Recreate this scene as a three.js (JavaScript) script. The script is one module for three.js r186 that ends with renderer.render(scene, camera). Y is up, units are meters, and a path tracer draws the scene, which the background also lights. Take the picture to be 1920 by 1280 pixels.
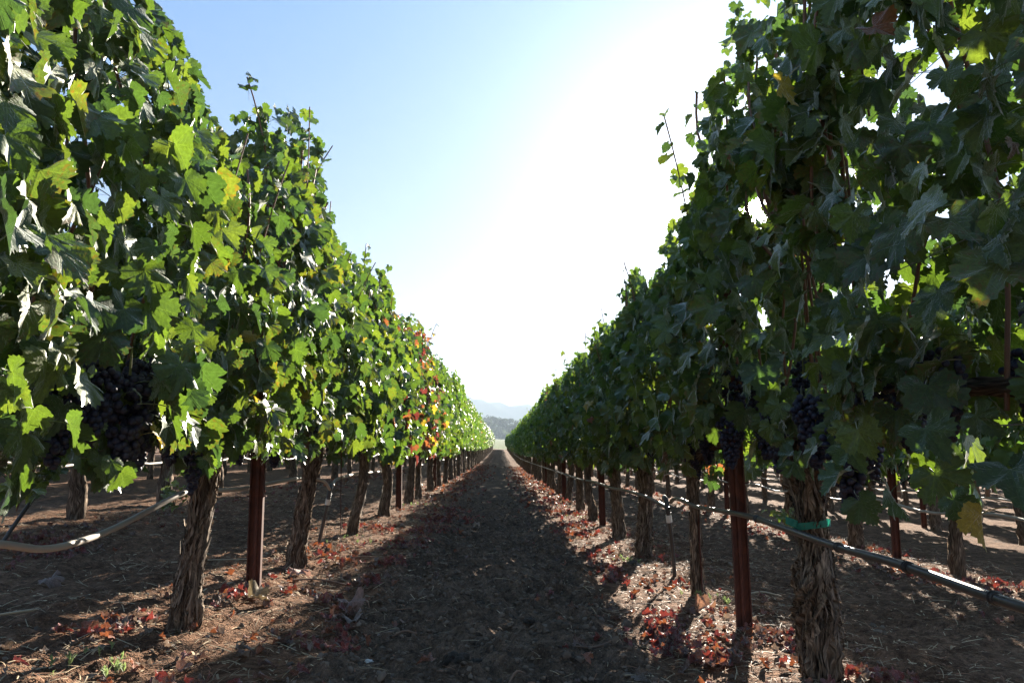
import * as THREE from 'three';
import { mergeGeometries, mergeVertices } from 'three/addons/utils/BufferGeometryUtils.js';
import { createNoise2D, createNoise3D } from 'simplex-noise';

// ---------------------------------------------------------------- camera, sky, sun, exposure
const scene = new THREE.Scene();
const camera = new THREE.PerspectiveCamera(47.93, 1024 / 682, 0.05, 9000);
const EYE = new THREE.Vector3(0, 0.68, 0);
camera.position.copy(EYE);
camera.rotation.set(0.1435, -0.0153, 0, 'YXZ');

const SUN = new THREE.Vector3(0.3085, 0.2955, -0.904).normalize();
const skyGlow = { blue: [0.016, 0.056, 0.128], horizon: [0.25, 0.264, 0.274] };
{
  const W = 1024, H = 512, data = new Float32Array(W * H * 4);
  for (let row = 0; row < H; row++) {
    const up = ((row + 0.5) / H - 0.5) * Math.PI, y = Math.sin(up);
    for (let col = 0; col < W; col++) {
      const rd = ((col + 0.5) / W - 0.5) * 2 * Math.PI;
      const x = Math.cos(rd) * Math.cos(up), z = Math.sin(rd) * Math.cos(up);
      const ang = Math.acos(Math.min(1, Math.max(-1, x * SUN.x + y * SUN.y + z * SUN.z))) * 57.2958;
      const hz = Math.exp(-Math.max(0, y) * 5.5);
      const wide = 0.265 * Math.exp(-ang / 14), near = 0.8 * Math.exp(-ang / 4.2), disc = 26 * Math.exp(-Math.pow(ang / 0.9, 2));
      for (let c = 0; c < 3; c++) {
        const base = skyGlow.blue[c] * (1 - hz) * (0.6 + 0.4 * Math.exp(-ang / 70)) / 0.83 + skyGlow.horizon[c] * hz * (0.35 + 0.65 * Math.exp(-ang / 60)) / 0.8;
        const warm = [1, 0.985, 0.95][c];
        data[(row * W + col) * 4 + c] = base + (wide + near + disc) * warm;
      }
      data[(row * W + col) * 4 + 3] = 1;
    }
  }
  const t = new THREE.DataTexture(data, W, H, THREE.RGBAFormat, THREE.FloatType);
  t.mapping = THREE.EquirectangularReflectionMapping;
  t.magFilter = THREE.LinearFilter; t.minFilter = THREE.LinearFilter;
  t.needsUpdate = true;
  scene.background = t; scene.environment = t;
}
const sun = new THREE.DirectionalLight(new THREE.Color().setRGB(1, 0.9, 0.76), 5);
sun.name = 'sun';
sun.position.copy(SUN).multiplyScalar(120);
sun.castShadow = true;
sun.shadow.mapSize.set(4096, 4096);
Object.assign(sun.shadow.camera, { left: -40, right: 40, top: 40, bottom: -40, near: 1, far: 400 });
scene.add(sun, sun.target);
scene.fog = new THREE.FogExp2(new THREE.Color().setRGB(0.70, 0.85, 1.0), 0.0002);

const renderer = new THREE.WebGLRenderer({ antialias: true });
renderer.setSize(1024, 682);
renderer.toneMapping = THREE.LinearToneMapping;
renderer.toneMappingExposure = 6.0;
renderer.shadowMap.enabled = true;
renderer.shadowMap.type = THREE.PCFSoftShadowMap;

// ---------------------------------------------------------------- helpers
function rng(seed) {
  let s = seed >>> 0;
  return () => { s = (s + 0x6d2b79f5) | 0; let t = Math.imul(s ^ (s >>> 15), 1 | s); t = (t + Math.imul(t ^ (t >>> 7), 61 | t)) ^ t; return ((t ^ (t >>> 14)) >>> 0) / 4294967296; };
}
const N2 = createNoise2D(rng(11)), N3 = createNoise3D(rng(12));
const V = (x, y, z) => new THREE.Vector3(x, y, z);
const lerp = THREE.MathUtils.lerp, sstep = THREE.MathUtils.smoothstep, clamp = THREE.MathUtils.clamp;
const taken = new Map();
function numbered(name) { const n = taken.get(name) ?? 0; taken.set(name, n + 1); return n ? name + '_' + String(n).padStart(3, '0') : name; }
function tag(o, label, category, group, kind) {
  if (label) o.userData.label = label;
  if (category) o.userData.category = category;
  if (group) o.userData.group = group;
  if (kind) o.userData.kind = kind;
  return o;
}
function put(o, name, parent) {
  o.name = parent ? name : numbered(name);
  o.traverse((m) => { if (m.isMesh) { m.castShadow = true; m.receiveShadow = true; } });
  (parent ?? scene).add(o);
  return o;
}
function thing(name, x, y, z, label, category, group) { const g = new THREE.Group(); g.position.set(x, y, z); put(g, name); return tag(g, label, category, group); }
function part(name, geo, mat, parent) { return put(new THREE.Mesh(geo, mat), name, parent); }
const lin = (r, g, b) => new THREE.Color().setRGB(r, g, b);

// ground height: a gentle cross slope near the aisle, a long rise toward the hills
const ROW_R = 1.0, ROW_L = -1.083, PITCH = 2.083;
function landHeight(x, z) {
  const d = -z, t = Math.max(0, d - 25);
  const rise = 0.0185 * t * t / (t + 40);
  return -0.054 * 9 * Math.tanh(x / 9) + rise;
}
function rowOffset(x) { const k = Math.round((x - ROW_R) / PITCH); return x - (ROW_R + k * PITCH); }
function soilRelief(x, z, cell) {
  const off = Math.abs(rowOffset(x)), till = Math.abs(x) < 1 ? sstep(off, 0.42, 0.6) : 0.3;
  let h = 0.022 * (1 - sstep(off, 0.1, 0.62));
  if (Math.abs(x) > 14) return h * 0;
  h += 0.018 * N2(x * 1.7, z * 1.1) ;
  if (cell < 0.25) h += (0.006 + 0.016 * till) * N2(x * 5.3 + 9, z * 5.3);
  if (cell < 0.1) h += (0.004 + 0.014 * till) * N2(x * 13 + 3, z * 13);
  if (cell < 0.05) h += (0.003 + 0.009 * till) * Math.max(-0.3, N2(x * 31, z * 31 + 7));
  // raised lip where the cultivator threw soil against the vine strip
  h += 0.022 * Math.exp(-Math.pow((off - 0.54) / 0.07, 2)) * (0.6 + 0.6 * N2(x * 2, z * 2.3));
  return h;
}
const groundAt = (x, z) => landHeight(x, z) + soilRelief(x, z, 0.02);

// ---------------------------------------------------------------- textures
function dataTex(w, h, f, srgb) {
  const d = new Uint8Array(w * h * 4);
  for (let y = 0; y < h; y++) for (let x = 0; x < w; x++) { const c = f(x / w, y / h), o = (y * w + x) * 4; for (let k = 0; k < 3; k++) d[o + k] = clamp(c[k] ?? c[0], 0, 1) * 255; d[o + 3] = 255; }
  const t = new THREE.DataTexture(d, w, h);
  t.wrapS = t.wrapT = THREE.RepeatWrapping; t.magFilter = THREE.LinearFilter; t.minFilter = THREE.LinearMipmapLinearFilter; t.generateMipmaps = true;
  if (srgb) t.colorSpace = THREE.SRGBColorSpace;
  t.needsUpdate = true;
  return t;
}
const TAU = Math.PI * 2;
const loop = (f) => (u, v, a, b, s) => N3(Math.cos(u * TAU) * a + s, Math.sin(u * TAU) * a + Math.cos(v * TAU) * b, Math.sin(v * TAU) * b);
const tile = loop();
// leaf: pale veins on a slightly mottled blade; u across, v from the base to the tip (leaf shape spans -0.7..0.7, -0.4..1)
const veinLines = [];
for (const [a, len] of [[90, 1], [52, 0.78], [128, 0.78], [5, 0.6], [175, 0.6], [-38, 0.38], [218, 0.38]]) {
  const c = Math.cos(a * Math.PI / 180), s = Math.sin(a * Math.PI / 180);
  veinLines.push([0, 0, c * len, s * len, 0.017]);
  for (let k = 1; k <= 4; k++) for (const side of [-1, 1]) {
    const q = k / 5 * len, b = (a + side * 44) * Math.PI / 180, l = 0.34 * len * (1 - k * 0.13);
    veinLines.push([c * q, s * q, c * q + Math.cos(b) * l, s * q + Math.sin(b) * l, 0.008]);
  }
}
function veinAt(x, y) {
  let best = 0;
  for (const [x0, y0, x1, y1, w] of veinLines) {
    const dx = x1 - x0, dy = y1 - y0, t = clamp(((x - x0) * dx + (y - y0) * dy) / (dx * dx + dy * dy), 0, 1);
    const d = Math.hypot(x - x0 - dx * t, y - y0 - dy * t), ww = w * (1 - 0.6 * t);
    best = Math.max(best, 1 - sstep(d, ww * 0.4, ww * 1.5));
  }
  return best;
}
const leafMap = dataTex(384, 384, (u, v) => {
  const x = u * 1.4 - 0.7, y = v * 1.4 - 0.4, ve = veinAt(x, y), m = 0.80 + 0.07 * N2(x * 6, y * 6) + 0.05 * N2(x * 23, y * 23);
  return [lerp(m, 1, ve * 0.5), lerp(m, 1, ve * 0.4), lerp(m, 1, ve * 0.5)];
}, true);
const blotch = (x, y) => sstep(N2(x * 4 + 31, y * 4) * 0.5 + 0.35 * N2(x * 11, y * 11 + 5) + Math.hypot(x, y - 0.2) * 0.9, 0.55, 0.85);
const leafMapWorn = dataTex(384, 384, (u, v) => {
  const x = u * 1.4 - 0.7, y = v * 1.4 - 0.4, ve = veinAt(x, y), m = 0.80 + 0.08 * N2(x * 6 + 8, y * 6) + 0.06 * N2(x * 23, y * 23), b = blotch(x, y), spot = sstep(N2(x * 17 + 3, y * 17), 0.72, 0.8);
  return [lerp(lerp(m, 1, ve * 0.5), 0.98, Math.max(b * 0.8, spot * 0.5)), lerp(lerp(m, 1, ve * 0.4), 0.72, Math.max(b, spot)), lerp(lerp(m, 1, ve * 0.5), 0.7, Math.max(b * 0.6, spot))];
}, true);
const leafBump = dataTex(384, 384, (u, v) => {
  const x = u * 1.4 - 0.7, y = v * 1.4 - 0.4;
  return [0.55 - 0.4 * veinAt(x, y) + 0.22 * N2(x * 9 + 4, y * 9) + 0.1 * N2(x * 26, y * 26)];
});
const barkHeight = (u, v) => {
  const w = 0.12 * tile(u, v, 0.7, 0.9, 3) ;
  const fib = 1 - Math.abs(tile(u + w * 0.35, v, 5.5, 0.55, 9)), fine = 1 - Math.abs(tile(u + w * 0.2, v, 15, 1.1, 31));
  return clamp(0.62 * fib * fib + 0.38 * fine + 0.16 * tile(u, v, 2, 2, 55) - 0.1, 0, 1);
};
const barkMap = dataTex(512, 512, (u, v) => {
  const h = barkHeight(u, v), g = 0.5 + 0.5 * tile(u, v, 3, 1.2, 77);
  const a = [0.25, 0.20, 0.16], b = [0.78, 0.70, 0.61];
  return [0, 1, 2].map((c) => lerp(a[c], b[c], h * 0.85) * lerp(0.8, 1.1, g));
}, true);
const barkBump = dataTex(512, 512, (u, v) => [barkHeight(u, v)]);
const soilMap = dataTex(1024, 1024, (u, v) => {
  const g = 0.72 + 0.13 * tile(u, v, 3, 3, 1) + 0.1 * tile(u, v, 11, 11, 5) + 0.10 * tile(u, v, 38, 38, 8), s = tile(u, v, 60, 60, 17) > 0.72 ? 0.22 : 0;
  return [g + s, g * 0.985 + s, g * 0.97 + s * 0.95];
}, true);
const soilBump = dataTex(1024, 1024, (u, v) => [0.5 + 0.2 * tile(u, v, 9, 9, 2) + 0.2 * tile(u, v, 24, 24, 7) + 0.2 * tile(u, v, 55, 55, 13)]);
const rustMap = dataTex(256, 256, (u, v) => {
  const n = 0.5 + 0.3 * tile(u, v, 2, 2, 4) + 0.25 * tile(u, v, 9, 5, 6) + 0.15 * tile(u, v, 30, 30, 2);
  return [lerp(0.23, 0.40, n), lerp(0.13, 0.22, n), lerp(0.10, 0.155, n)];
}, true);

// ---------------------------------------------------------------- materials
const P = (o) => new THREE.MeshPhysicalMaterial(o), S = (o) => new THREE.MeshStandardMaterial(o);
const leafLook = { map: leafMap, bumpMap: leafBump, bumpScale: 0.0013, roughness: 1, transmission: 0.55, thickness: 0, clearcoat: 0.7, clearcoatRoughness: 0.3, side: THREE.DoubleSide };
const GREENS = [[0.112, 0.200, 0.017], [0.145, 0.240, 0.019], [0.082, 0.164, 0.021], [0.122, 0.214, 0.022], [0.190, 0.272, 0.022], [0.070, 0.146, 0.024]];
const TURNED = { yellow: [0.56, 0.42, 0.04], orange: [0.38, 0.13, 0.04], red: [0.23, 0.045, 0.032], brown: [0.27, 0.13, 0.06] };
const leafMats = GREENS.map((c) => P({ ...leafLook, color: lin(...c) }));
const turnedMats = Object.fromEntries(Object.entries(TURNED).map(([k, c]) => [k, P({ ...leafLook, color: lin(...c), clearcoat: 0.15 })]));
const wornMats = GREENS.map((c) => P({ ...leafLook, map: leafMapWorn, color: lin(c[0] * 1.12, c[1], c[2]) }));
const leafTinted = P({ ...leafLook, color: lin(1, 1, 1) });
const leafVertex = P({ ...leafLook, map: null, bumpMap: null, color: lin(1, 1, 1), vertexColors: true });
const barkMat = P({ specularIntensity: 0.3, map: barkMap, bumpMap: barkBump, bumpScale: 0.012, roughness: 0.95 });
const caneMat = S({ color: lin(0.17, 0.075, 0.04), roughness: 0.6 });
const berryMat = P({ color: lin(0.018, 0.018, 0.040), roughness: 0.6 });
const stemMat = S({ color: lin(0.16, 0.16, 0.05), roughness: 0.8 });
const rustMat = S({ map: rustMap, roughness: 0.85, metalness: 0.1 });
const wireMat = S({ color: lin(0.32, 0.31, 0.30), roughness: 0.45, metalness: 0.8 });
const hoseDark = S({ color: lin(0.05, 0.047, 0.045), roughness: 0.38 });
const hoseDusty = S({ color: lin(0.37, 0.335, 0.285), roughness: 0.6 });
const sleeveMat = S({ color: lin(0.62, 0.60, 0.55), roughness: 0.6 });
const tieMat = P({ color: lin(0.012, 0.24, 0.16), roughness: 1, transmission: 0.4, thickness: 0, clearcoat: 0.4, clearcoatRoughness: 0.3, side: THREE.DoubleSide });
const soilMat = P({ specularIntensity: 0.1, map: soilMap, bumpMap: soilBump, bumpScale: 0.012, roughness: 1, vertexColors: true });
const stoneMat = P({ specularIntensity: 0.1, color: lin(0.23, 0.20, 0.17), roughness: 0.95, map: soilMap, bumpMap: soilBump, bumpScale: 0.006 });
const clodMat = P({ specularIntensity: 0.1, color: lin(1, 1, 1), roughness: 1 });
const strawMat = P({ specularIntensity: 0.4, color: lin(1, 1, 1), roughness: 0.75, side: THREE.DoubleSide });
const litterMat = P({ ...leafLook, color: lin(1, 1, 1), transmission: 0.32, clearcoat: 0.1, bumpScale: 0.006 });
const weedMat = P({ ...leafLook, map: null, bumpMap: null, color: lin(0.20, 0.27, 0.09), clearcoat: 0.1 });

// ---------------------------------------------------------------- the ground: one sheet to the horizon
{
  const steps = (list) => list;
  const axis = (fineTo, cell, far, grow) => { const a = []; let p = 0, c = cell; while (p < far) { a.push(p); if (p > fineTo) c *= grow; p += c; } a.push(far); return a; };
  const px = axis(2.4, 0.022, 3500, 1.07), xs = [...px.slice(1).reverse().map((v) => -v), ...px];
  const zf = axis(6.5, 0.022, 4200, 1.035), zb = axis(0.6, 0.05, 600, 1.25), zs = [...zb.slice(1).reverse(), ...zf.map((v) => -v)];
  const nx = xs.length, nz = zs.length, pos = new Float32Array(nx * nz * 3), col = new Float32Array(nx * nz * 3), uv = new Float32Array(nx * nz * 2), idx = [];
  const tilled = [0.245, 0.172, 0.125], strip = [0.285, 0.165, 0.104], field = [0.065, 0.135, 0.025];
  for (let j = 0; j < nz; j++) for (let i = 0; i < nx; i++) {
    const k = j * nx + i, x = xs[i], z = zs[j];
    const cx = Math.abs((xs[Math.min(i + 1, nx - 1)] - xs[Math.max(i - 1, 0)]) / 2), cz = Math.abs((zs[Math.min(j + 1, nz - 1)] - zs[Math.max(j - 1, 0)]) / 2);
    pos[k * 3] = x; pos[k * 3 + 1] = landHeight(x, z) + soilRelief(x, z, Math.max(cx, cz)); pos[k * 3 + 2] = z;
    uv[k * 2] = x / 1.3; uv[k * 2 + 1] = z / 1.3;
    const off = Math.abs(rowOffset(x)) + 0.07 * N2(x * 1.3, z * 1.3) + 0.05 * N2(x * 6, z * 6), t = sstep(off, 0.40, 0.62) * (Math.abs(x) < 1 ? 1 : 0.25), beyond = sstep(-z, 112, 120);
    const patch = 1 + 0.18 * N2(x * 0.9 + 40, z * 0.9) + 0.14 * N2(x * 4.1, z * 4.1 + 9) + (cx < 0.1 ? 0.14 * N2(x * 17, z * 17) : 0);
    for (let c = 0; c < 3; c++) col[k * 3 + c] = lerp(lerp(strip[c], tilled[c], t), field[c], beyond) * patch;
  }
  for (let j = 0; j + 1 < nz; j++) for (let i = 0; i + 1 < nx; i++) { const a = j * nx + i, b = a + 1, c = a + nx, d = c + 1; idx.push(a, b, c, b, d, c); }
  const g = new THREE.BufferGeometry();
  g.setAttribute('position', new THREE.BufferAttribute(pos, 3)); g.setAttribute('color', new THREE.BufferAttribute(col, 3)); g.setAttribute('uv', new THREE.BufferAttribute(uv, 2));
  g.setIndex(idx); g.computeVertexNormals();
  if (g.attributes.normal.getY(10) < 0) { for (let i = 0; i < idx.length; i += 3) [idx[i + 1], idx[i + 2]] = [idx[i + 2], idx[i + 1]]; g.setIndex(idx); g.computeVertexNormals(); }
  tag(put(new THREE.Mesh(g, soilMat), 'ground'), 'bare tilled brown soil between and under the vine rows', 'ground', null, 'structure');
}
// far ridges
function ridge(name, label, dist, deep, xs0, xs1, heightAt, color) {
  const nx = 90, nz = 14, pos = [], idx = [];
  for (let j = 0; j <= nz; j++) for (let i = 0; i <= nx; i++) {
    const x = lerp(xs0, xs1, i / nx), f = j / nz, z = -dist - deep * (f - 0.5);
    const s = Math.sin(f * Math.PI), top = heightAt(x);
    pos.push(x, landHeight(0, z) - 4 + top * Math.pow(s, 0.9) * (1 + 0.12 * N2(x / 90, z / 70)) , z);
  }
  for (let j = 0; j < nz; j++) for (let i = 0; i < nx; i++) { const a = j * (nx + 1) + i; idx.push(a, a + 1, a + nx + 1, a + 1, a + nx + 2, a + nx + 1); }
  const g = new THREE.BufferGeometry(); g.setAttribute('position', new THREE.Float32BufferAttribute(pos, 3)); g.setIndex(idx); g.computeVertexNormals();
  tag(put(new THREE.Mesh(g, P({ color: lin(...color), roughness: 1, specularIntensity: 0, side: THREE.DoubleSide })), name), label, 'hill', null, 'structure');
}
ridge('mountain_ridge', 'pale mountain ridge on the skyline beyond the vineyard', 3600, 900, -1900, 1900, (x) => 165 - 0.10 * clamp(x, -150, 250) + 14 * N2(x / 420, 3) + 12 * N2(x / 130, 8) , [0.07, 0.09, 0.06]);
ridge('hills', 'hazy lower hill in front of the mountain ridge', 2300, 600, -1300, 1300, (x) => 58 + 0.05 * clamp(x, -300, 300) + 18 * N2(x / 260, 5) + 8 * N2(x / 90, 1), [0.07, 0.09, 0.055]);
ridge('wooded_hill', 'low wooded hill at the end of the vineyard', 1340, 410, -620, 620, (x) => 22 - 0.12 * clamp(x, -190, 150) + 4 * N2(x / 96, 2), [0.06, 0.075, 0.035]);

// ---------------------------------------------------------------- leaf shapes
const HALF = [[0, 1], [0.05, 0.90], [0.12, 0.905], [0.13, 0.79], [0.225, 0.775], [0.215, 0.66], [0.30, 0.635], [0.275, 0.54], [0.355, 0.60], [0.43, 0.665], [0.46, 0.585], [0.555, 0.605], [0.55, 0.51], [0.645, 0.48], [0.60, 0.39], [0.675, 0.32], [0.60, 0.25], [0.53, 0.20], [0.62, 0.15], [0.685, 0.06], [0.61, 0.0], [0.645, -0.09], [0.55, -0.12], [0.535, -0.22], [0.43, -0.21], [0.385, -0.30], [0.28, -0.26], [0.19, -0.295], [0.10, -0.19], [0.03, -0.04]], SINUS = new Set(['0.275,0.54', '0.53,0.2']);
const HALF_LOW = [[0, 1], [0.17, 0.80], [0.24, 0.5], [0.58, 0.60], [0.62, 0.36], [0.45, 0.17], [0.62, 0.02], [0.46, -0.28], [0.16, -0.24]];
function leafGeometry(seed, half, bend, petiole) {
  const r = rng(seed), out = [];
  const jit = () => (r() - 0.5) * 0.035, skew = (r() - 0.5) * 0.16, deep = 0.62 + r() * 0.4;
  const shape = (p, s) => { const q = SINUS.has(p.join()) ? deep : 1; return [s * p[0] * q * (1 + skew * s) + jit(), p[1] * q + jit() * 0.7]; };
  for (const p of half) out.push(shape(p, 1));
  for (const p of half.slice(1).reverse()) out.push(shape(p, -1));
  const n = out.length, inner = out.filter((_, i) => i % 2 === 0).map(([x, y]) => [x * 0.52, y * 0.52 + 0.02]), pts = [...out, ...inner, [0, 0.03]], idx = [], m = inner.length, C = n + m;
  const fold = bend * (0.1 + 0.35 * r()), droop = bend * (0.15 + 0.5 * r()), wave = bend * (0.05 + 0.09 * r()), ph = r() * 6.28, curl = bend * (r() - 0.35) * 0.4;
  for (let i = 0; i < n; i++) {
    const a = i, b = (i + 1) % n, ia = n + Math.floor(i / 2) % m, ib = n + Math.floor((i + 1) / 2 + 0.001) % m;
    if (i === n - 1) { idx.push(a, b, n); if (ia !== n) idx.push(a, n, ia); continue; }
    idx.push(a, b, ia); if (ia !== ib) idx.push(b, ib, ia);
  }
  for (let i = 0; i < m; i++) idx.push(n + i, n + (i + 1) % m, C);
  const pos = [], uv = [];
  for (const [x, y] of pts) {
    const rr = Math.hypot(x, y), th = Math.atan2(y, x);
    const z = fold * Math.abs(x) - droop * y * y * 0.8 * (y > 0 ? 1 : 0.4) - curl * x * x + wave * rr * Math.sin(5 * th + ph) + 0.05 * bend * Math.sin(9 * x + ph) * Math.sin(8 * y);
    pos.push(x, y, z); uv.push((x + 0.7) / 1.4, (y + 0.4) / 1.4);
  }
  let g = new THREE.BufferGeometry();
  g.setAttribute('position', new THREE.Float32BufferAttribute(pos, 3)); g.setAttribute('uv', new THREE.Float32BufferAttribute(uv, 2)); g.setIndex(idx);
  // anticlockwise seen from +z
  let area = 0; for (let i = 0; i < n; i++) { const a = out[i], b = out[(i + 1) % n]; area += a[0] * b[1] - b[0] * a[1]; }
  if (area < 0) { for (let i = 0; i < idx.length; i += 3) [idx[i + 1], idx[i + 2]] = [idx[i + 2], idx[i + 1]]; g.setIndex(idx); }
  if (petiole) {
    const c = new THREE.QuadraticBezierCurve3(V(0, 0.02, 0), V(0, -0.18, -0.12), V(0.05, -0.42, -0.6));
    const t = new THREE.TubeGeometry(c, 3, 0.016, 3), u = t.attributes.uv; for (let i = 0; i < u.count; i++) u.setXY(i, 0.5, 0.32);
    g.computeVertexNormals(); g = mergeGeometries([g, t]);
  } else g.computeVertexNormals();
  return g;
}
const leafFull = Array.from({ length: 9 }, (_, i) => leafGeometry(100 + i, HALF, 0.8 + 0.13 * i, true));
const leafLow = Array.from({ length: 5 }, (_, i) => leafGeometry(200 + i, HALF_LOW, 1, false));
const leafCurled = Array.from({ length: 4 }, (_, i) => leafGeometry(340 + i, HALF, 2.4, false));
const leafDry = Array.from({ length: 4 }, (_, i) => leafGeometry(300 + i, HALF_LOW, 2.6, false));
// a few facets only, for vines far down the rows
const leafFar = (() => { const g = new THREE.BufferGeometry(); g.setAttribute('position', new THREE.Float32BufferAttribute([0, 1, -0.2, 0.6, 0.45, 0.05, 0.5, -0.25, 0, -0.5, -0.25, 0, -0.6, 0.45, 0.05, 0, 0.1, 0.12], 3)); g.setIndex([0, 5, 1, 1, 5, 2, 2, 5, 3, 3, 5, 4, 4, 5, 0].reverse()); g.computeVertexNormals(); return g; })();

function leafMatrix(p, normal, tipTurn, size, r) {
  const n = normal.clone().normalize();
  let tip = V(0, -1, 0).addScaledVector(n, n.y); if (tip.lengthSq() < 0.02) tip = V(r() - 0.5, 0, r() - 0.5).addScaledVector(n, 0);
  tip.addScaledVector(n, -tip.dot(n)).normalize().applyAxisAngle(n, tipTurn);
  const side = new THREE.Vector3().crossVectors(tip, n);
  return new THREE.Matrix4().makeBasis(side, tip, n).scale(V(size, size, size)).setPosition(p);
}

// ---------------------------------------------------------------- vine canopies
// rowSide +1: the row right of the aisle, -1: the row left of it
const LEFT_TOP = [[-2, 2.3], [1, 2.22], [2.2, 2.04], [2.6, 1.86], [2.85, 1.70], [3.05, 1.95], [3.4, 2.26], [4.0, 2.30], [4.3, 2.06], [4.6, 1.94], [5.3, 2.02], [6.0, 2.10], [6.6, 2.28], [7.0, 1.95], [8, 2.12], [9.8, 2.30], [11, 2.08], [13, 2.24], [15, 2.1], [17, 2.15]];
const RIGHT_TOP = [[-2, 2.2], [1, 2.3], [2.0, 2.36], [2.72, 2.36], [2.88, 2.02], [3.1, 1.9], [3.8, 1.86], [4.4, 1.78], [5.2, 1.9], [5.8, 1.72], [7, 1.86], [8, 1.74], [9.5, 1.85], [11.3, 1.8], [13, 1.88], [17, 1.84]];
function fromTable(t, d) { for (let i = 0; i + 1 < t.length; i++) if (d <= t[i + 1][0]) return lerp(t[i][1], t[i + 1][1], clamp((d - t[i][0]) / (t[i + 1][0] - t[i][0]), 0, 1)); return t.at(-1)[1]; }
const topOf = (x, z) => fromTable(x > 0 ? RIGHT_TOP : LEFT_TOP, -z) + 0.05 * N2(z * 0.9 + (x > 0 ? 30 : 0), x) + 0.06 * N2(z * 3.1, x * 3 + 5);
const bottomOf = (x, z) => (x > 0 ? 0.63 : 0.69) + (x > 0 && x < 2 && z > -3.2 && z < -1.7 ? 0.07 : 0) + 0.09 * N2(z * 1.3 + 7, x) + 0.05 * N2(z * 4, x);
const sunLine = (p) => { const q = p.clone().sub(EYE), t = q.dot(SUN); return q.addScaledVector(SUN, -t).length(); };
function leafTint(r, red, y) {
  const q = r();
  if (red > 0 && q < red) { const k = r(); return k < 0.38 ? 'red' : k < 0.66 ? 'orange' : k < 0.84 ? 'brown' : 'yellow'; }
  if (q > 0.994) return r() < 0.5 ? 'yellow' : (r() < 0.6 ? 'orange' : 'brown');
  if (y < 0.95 && q > 0.97) return r() < 0.5 ? 'yellow' : 'orange';
  return Math.floor(r() * GREENS.length);
}
// leaves of one vine, in the vine's own axes (origin at its base)
function canopyLeaves(x0, z0, base, count, len, seed, opt = {}) {
  const r = rng(seed), list = [], near = opt.near;
  let guard = 0;
  while (list.length < count && guard++ < count * 14) {
    const u = (r() - 0.5) * len * 1.12, z = z0 + u, lo = bottomOf(x0, z), hi = topOf(x0, z);
    let f = r(); const y = lerp(lo, hi, f);
    const fat = 0.25 * (1 - (x0 > 0 && z > -2.9 ? 0.3 : 0.55) * sstep(f, 0.35, 1)) * (0.85 + 0.3 * Math.sin(Math.PI * clamp(f * 1.3, 0, 1))) * (1 + 0.25 * N2(z * 1.1 + 5, y * 1.4 + x0));
    const side = r() < 0.5 ? -1 : 1, dx = side * fat * Math.sqrt(r() * 0.92 + 0.08) * 1.05;
    const dens = 0.42 + 0.40 * N3(z * 2.1, y * 2.1, x0 * 3 + dx * 2) + 0.62 * N3(z * 5.2 + 9, y * 4.4, x0 * 5 + dx * 5) + (f < 0.06 || f > 0.94 ? -0.25 : 0);
    if (r() > dens + 0.35) continue;
    const p = V(dx, y - base, u);
    const s = (0.050 + 0.046 * r()) * (f > 0.88 ? 0.72 : 1) * (r() < 0.12 ? 0.6 : 1);
    const n = V(side * (0.5 + 0.55 * r()), 0.1 + 0.6 * r(), 0).add(V((r() - 0.5) * 0.9, (r() - 0.5) * 0.8, (r() - 0.5) * 2.3));
    const turn = (r() - 0.5) * 1.5;
    const m = leafMatrix(p, n, turn, s, r);
    if (near && x0 > 0 && dx < 0.02 && Math.hypot((z + 2.0) / 0.3, (y - 1.55) / 0.3) < 1 && r() < 0.35) continue;
    if (near && sunLine(V(0, 0.32, 0).applyMatrix4(m).add(V(x0, base, z0))) < s * 0.68 + 0.012) continue;
    list.push({ m, tint: leafTint(r, opt.red ? opt.red * (0.35 + 0.65 * sstep(N2(z * 2.2 + 3, y * 1.8), -0.35, 0.35)) : 0, y), p, s });
  }
  return list;
}
// shoots that stand clear of the canopy top, with leaves along them
function topShoots(x0, z0, base, n, seed, len) {
  const r = rng(seed), out = [];
  for (let k = 0; k < n; k++) {
    const u = (r() - 0.5) * len, z = z0 + u, hi = topOf(x0, z), a = V((r() - 0.5) * 0.3, hi - base - 0.55 - 0.3 * r(), u), h = 0.5 + 0.45 * r();
    const lean = V((r() - 0.5) * 0.35, 1, (r() - 0.5) * 0.5);
    const b = a.clone().addScaledVector(lean, h * 0.55).add(V((r() - 0.5) * 0.1, 0, (r() - 0.5) * 0.1)), c = a.clone().addScaledVector(lean, h).add(V((r() - 0.5) * 0.18, -0.04, (r() - 0.5) * 0.18));
    out.push({ curve: new THREE.QuadraticBezierCurve3(a, b, c), r });
  }
  return out;
}
function shootLeaves(sh, x0, z0, base, red, step = 0.06) {
  const out = [], L = sh.curve.getLength(), r = sh.r;
  for (let s = 0.08; s < L; s += step) {
    const f = s / L, p = sh.curve.getPointAt(f), side = (Math.round(s / step) % 2) * 2 - 1, size = lerp(0.085, 0.045, Math.pow(f, 1.8)) * (0.8 + 0.4 * r());
    const dir = V(side * (r() - 0.2), 0.1, (r() - 0.5) * 2).normalize(), q = p.clone().addScaledVector(dir, size * 0.5);
    const n = V(dir.x * 0.7 + (r() - 0.5), 0.55 + 0.4 * r(), dir.z * 0.5 + (r() - 0.5) * 1.2);
    const m = leafMatrix(q, n, (r() - 0.5) * 1.6, size, r);
    if (sunLine(V(0, 0.32, 0).applyMatrix4(m).add(V(x0, base, z0))) < size * 0.68 + 0.012) continue;
    out.push({ m, tint: leafTint(r, red ?? 0, 2), p: q, s: size });
  }
  return out;
}
const tintColor = (t) => (typeof t === 'number' ? GREENS[t] : TURNED[t]);

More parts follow.
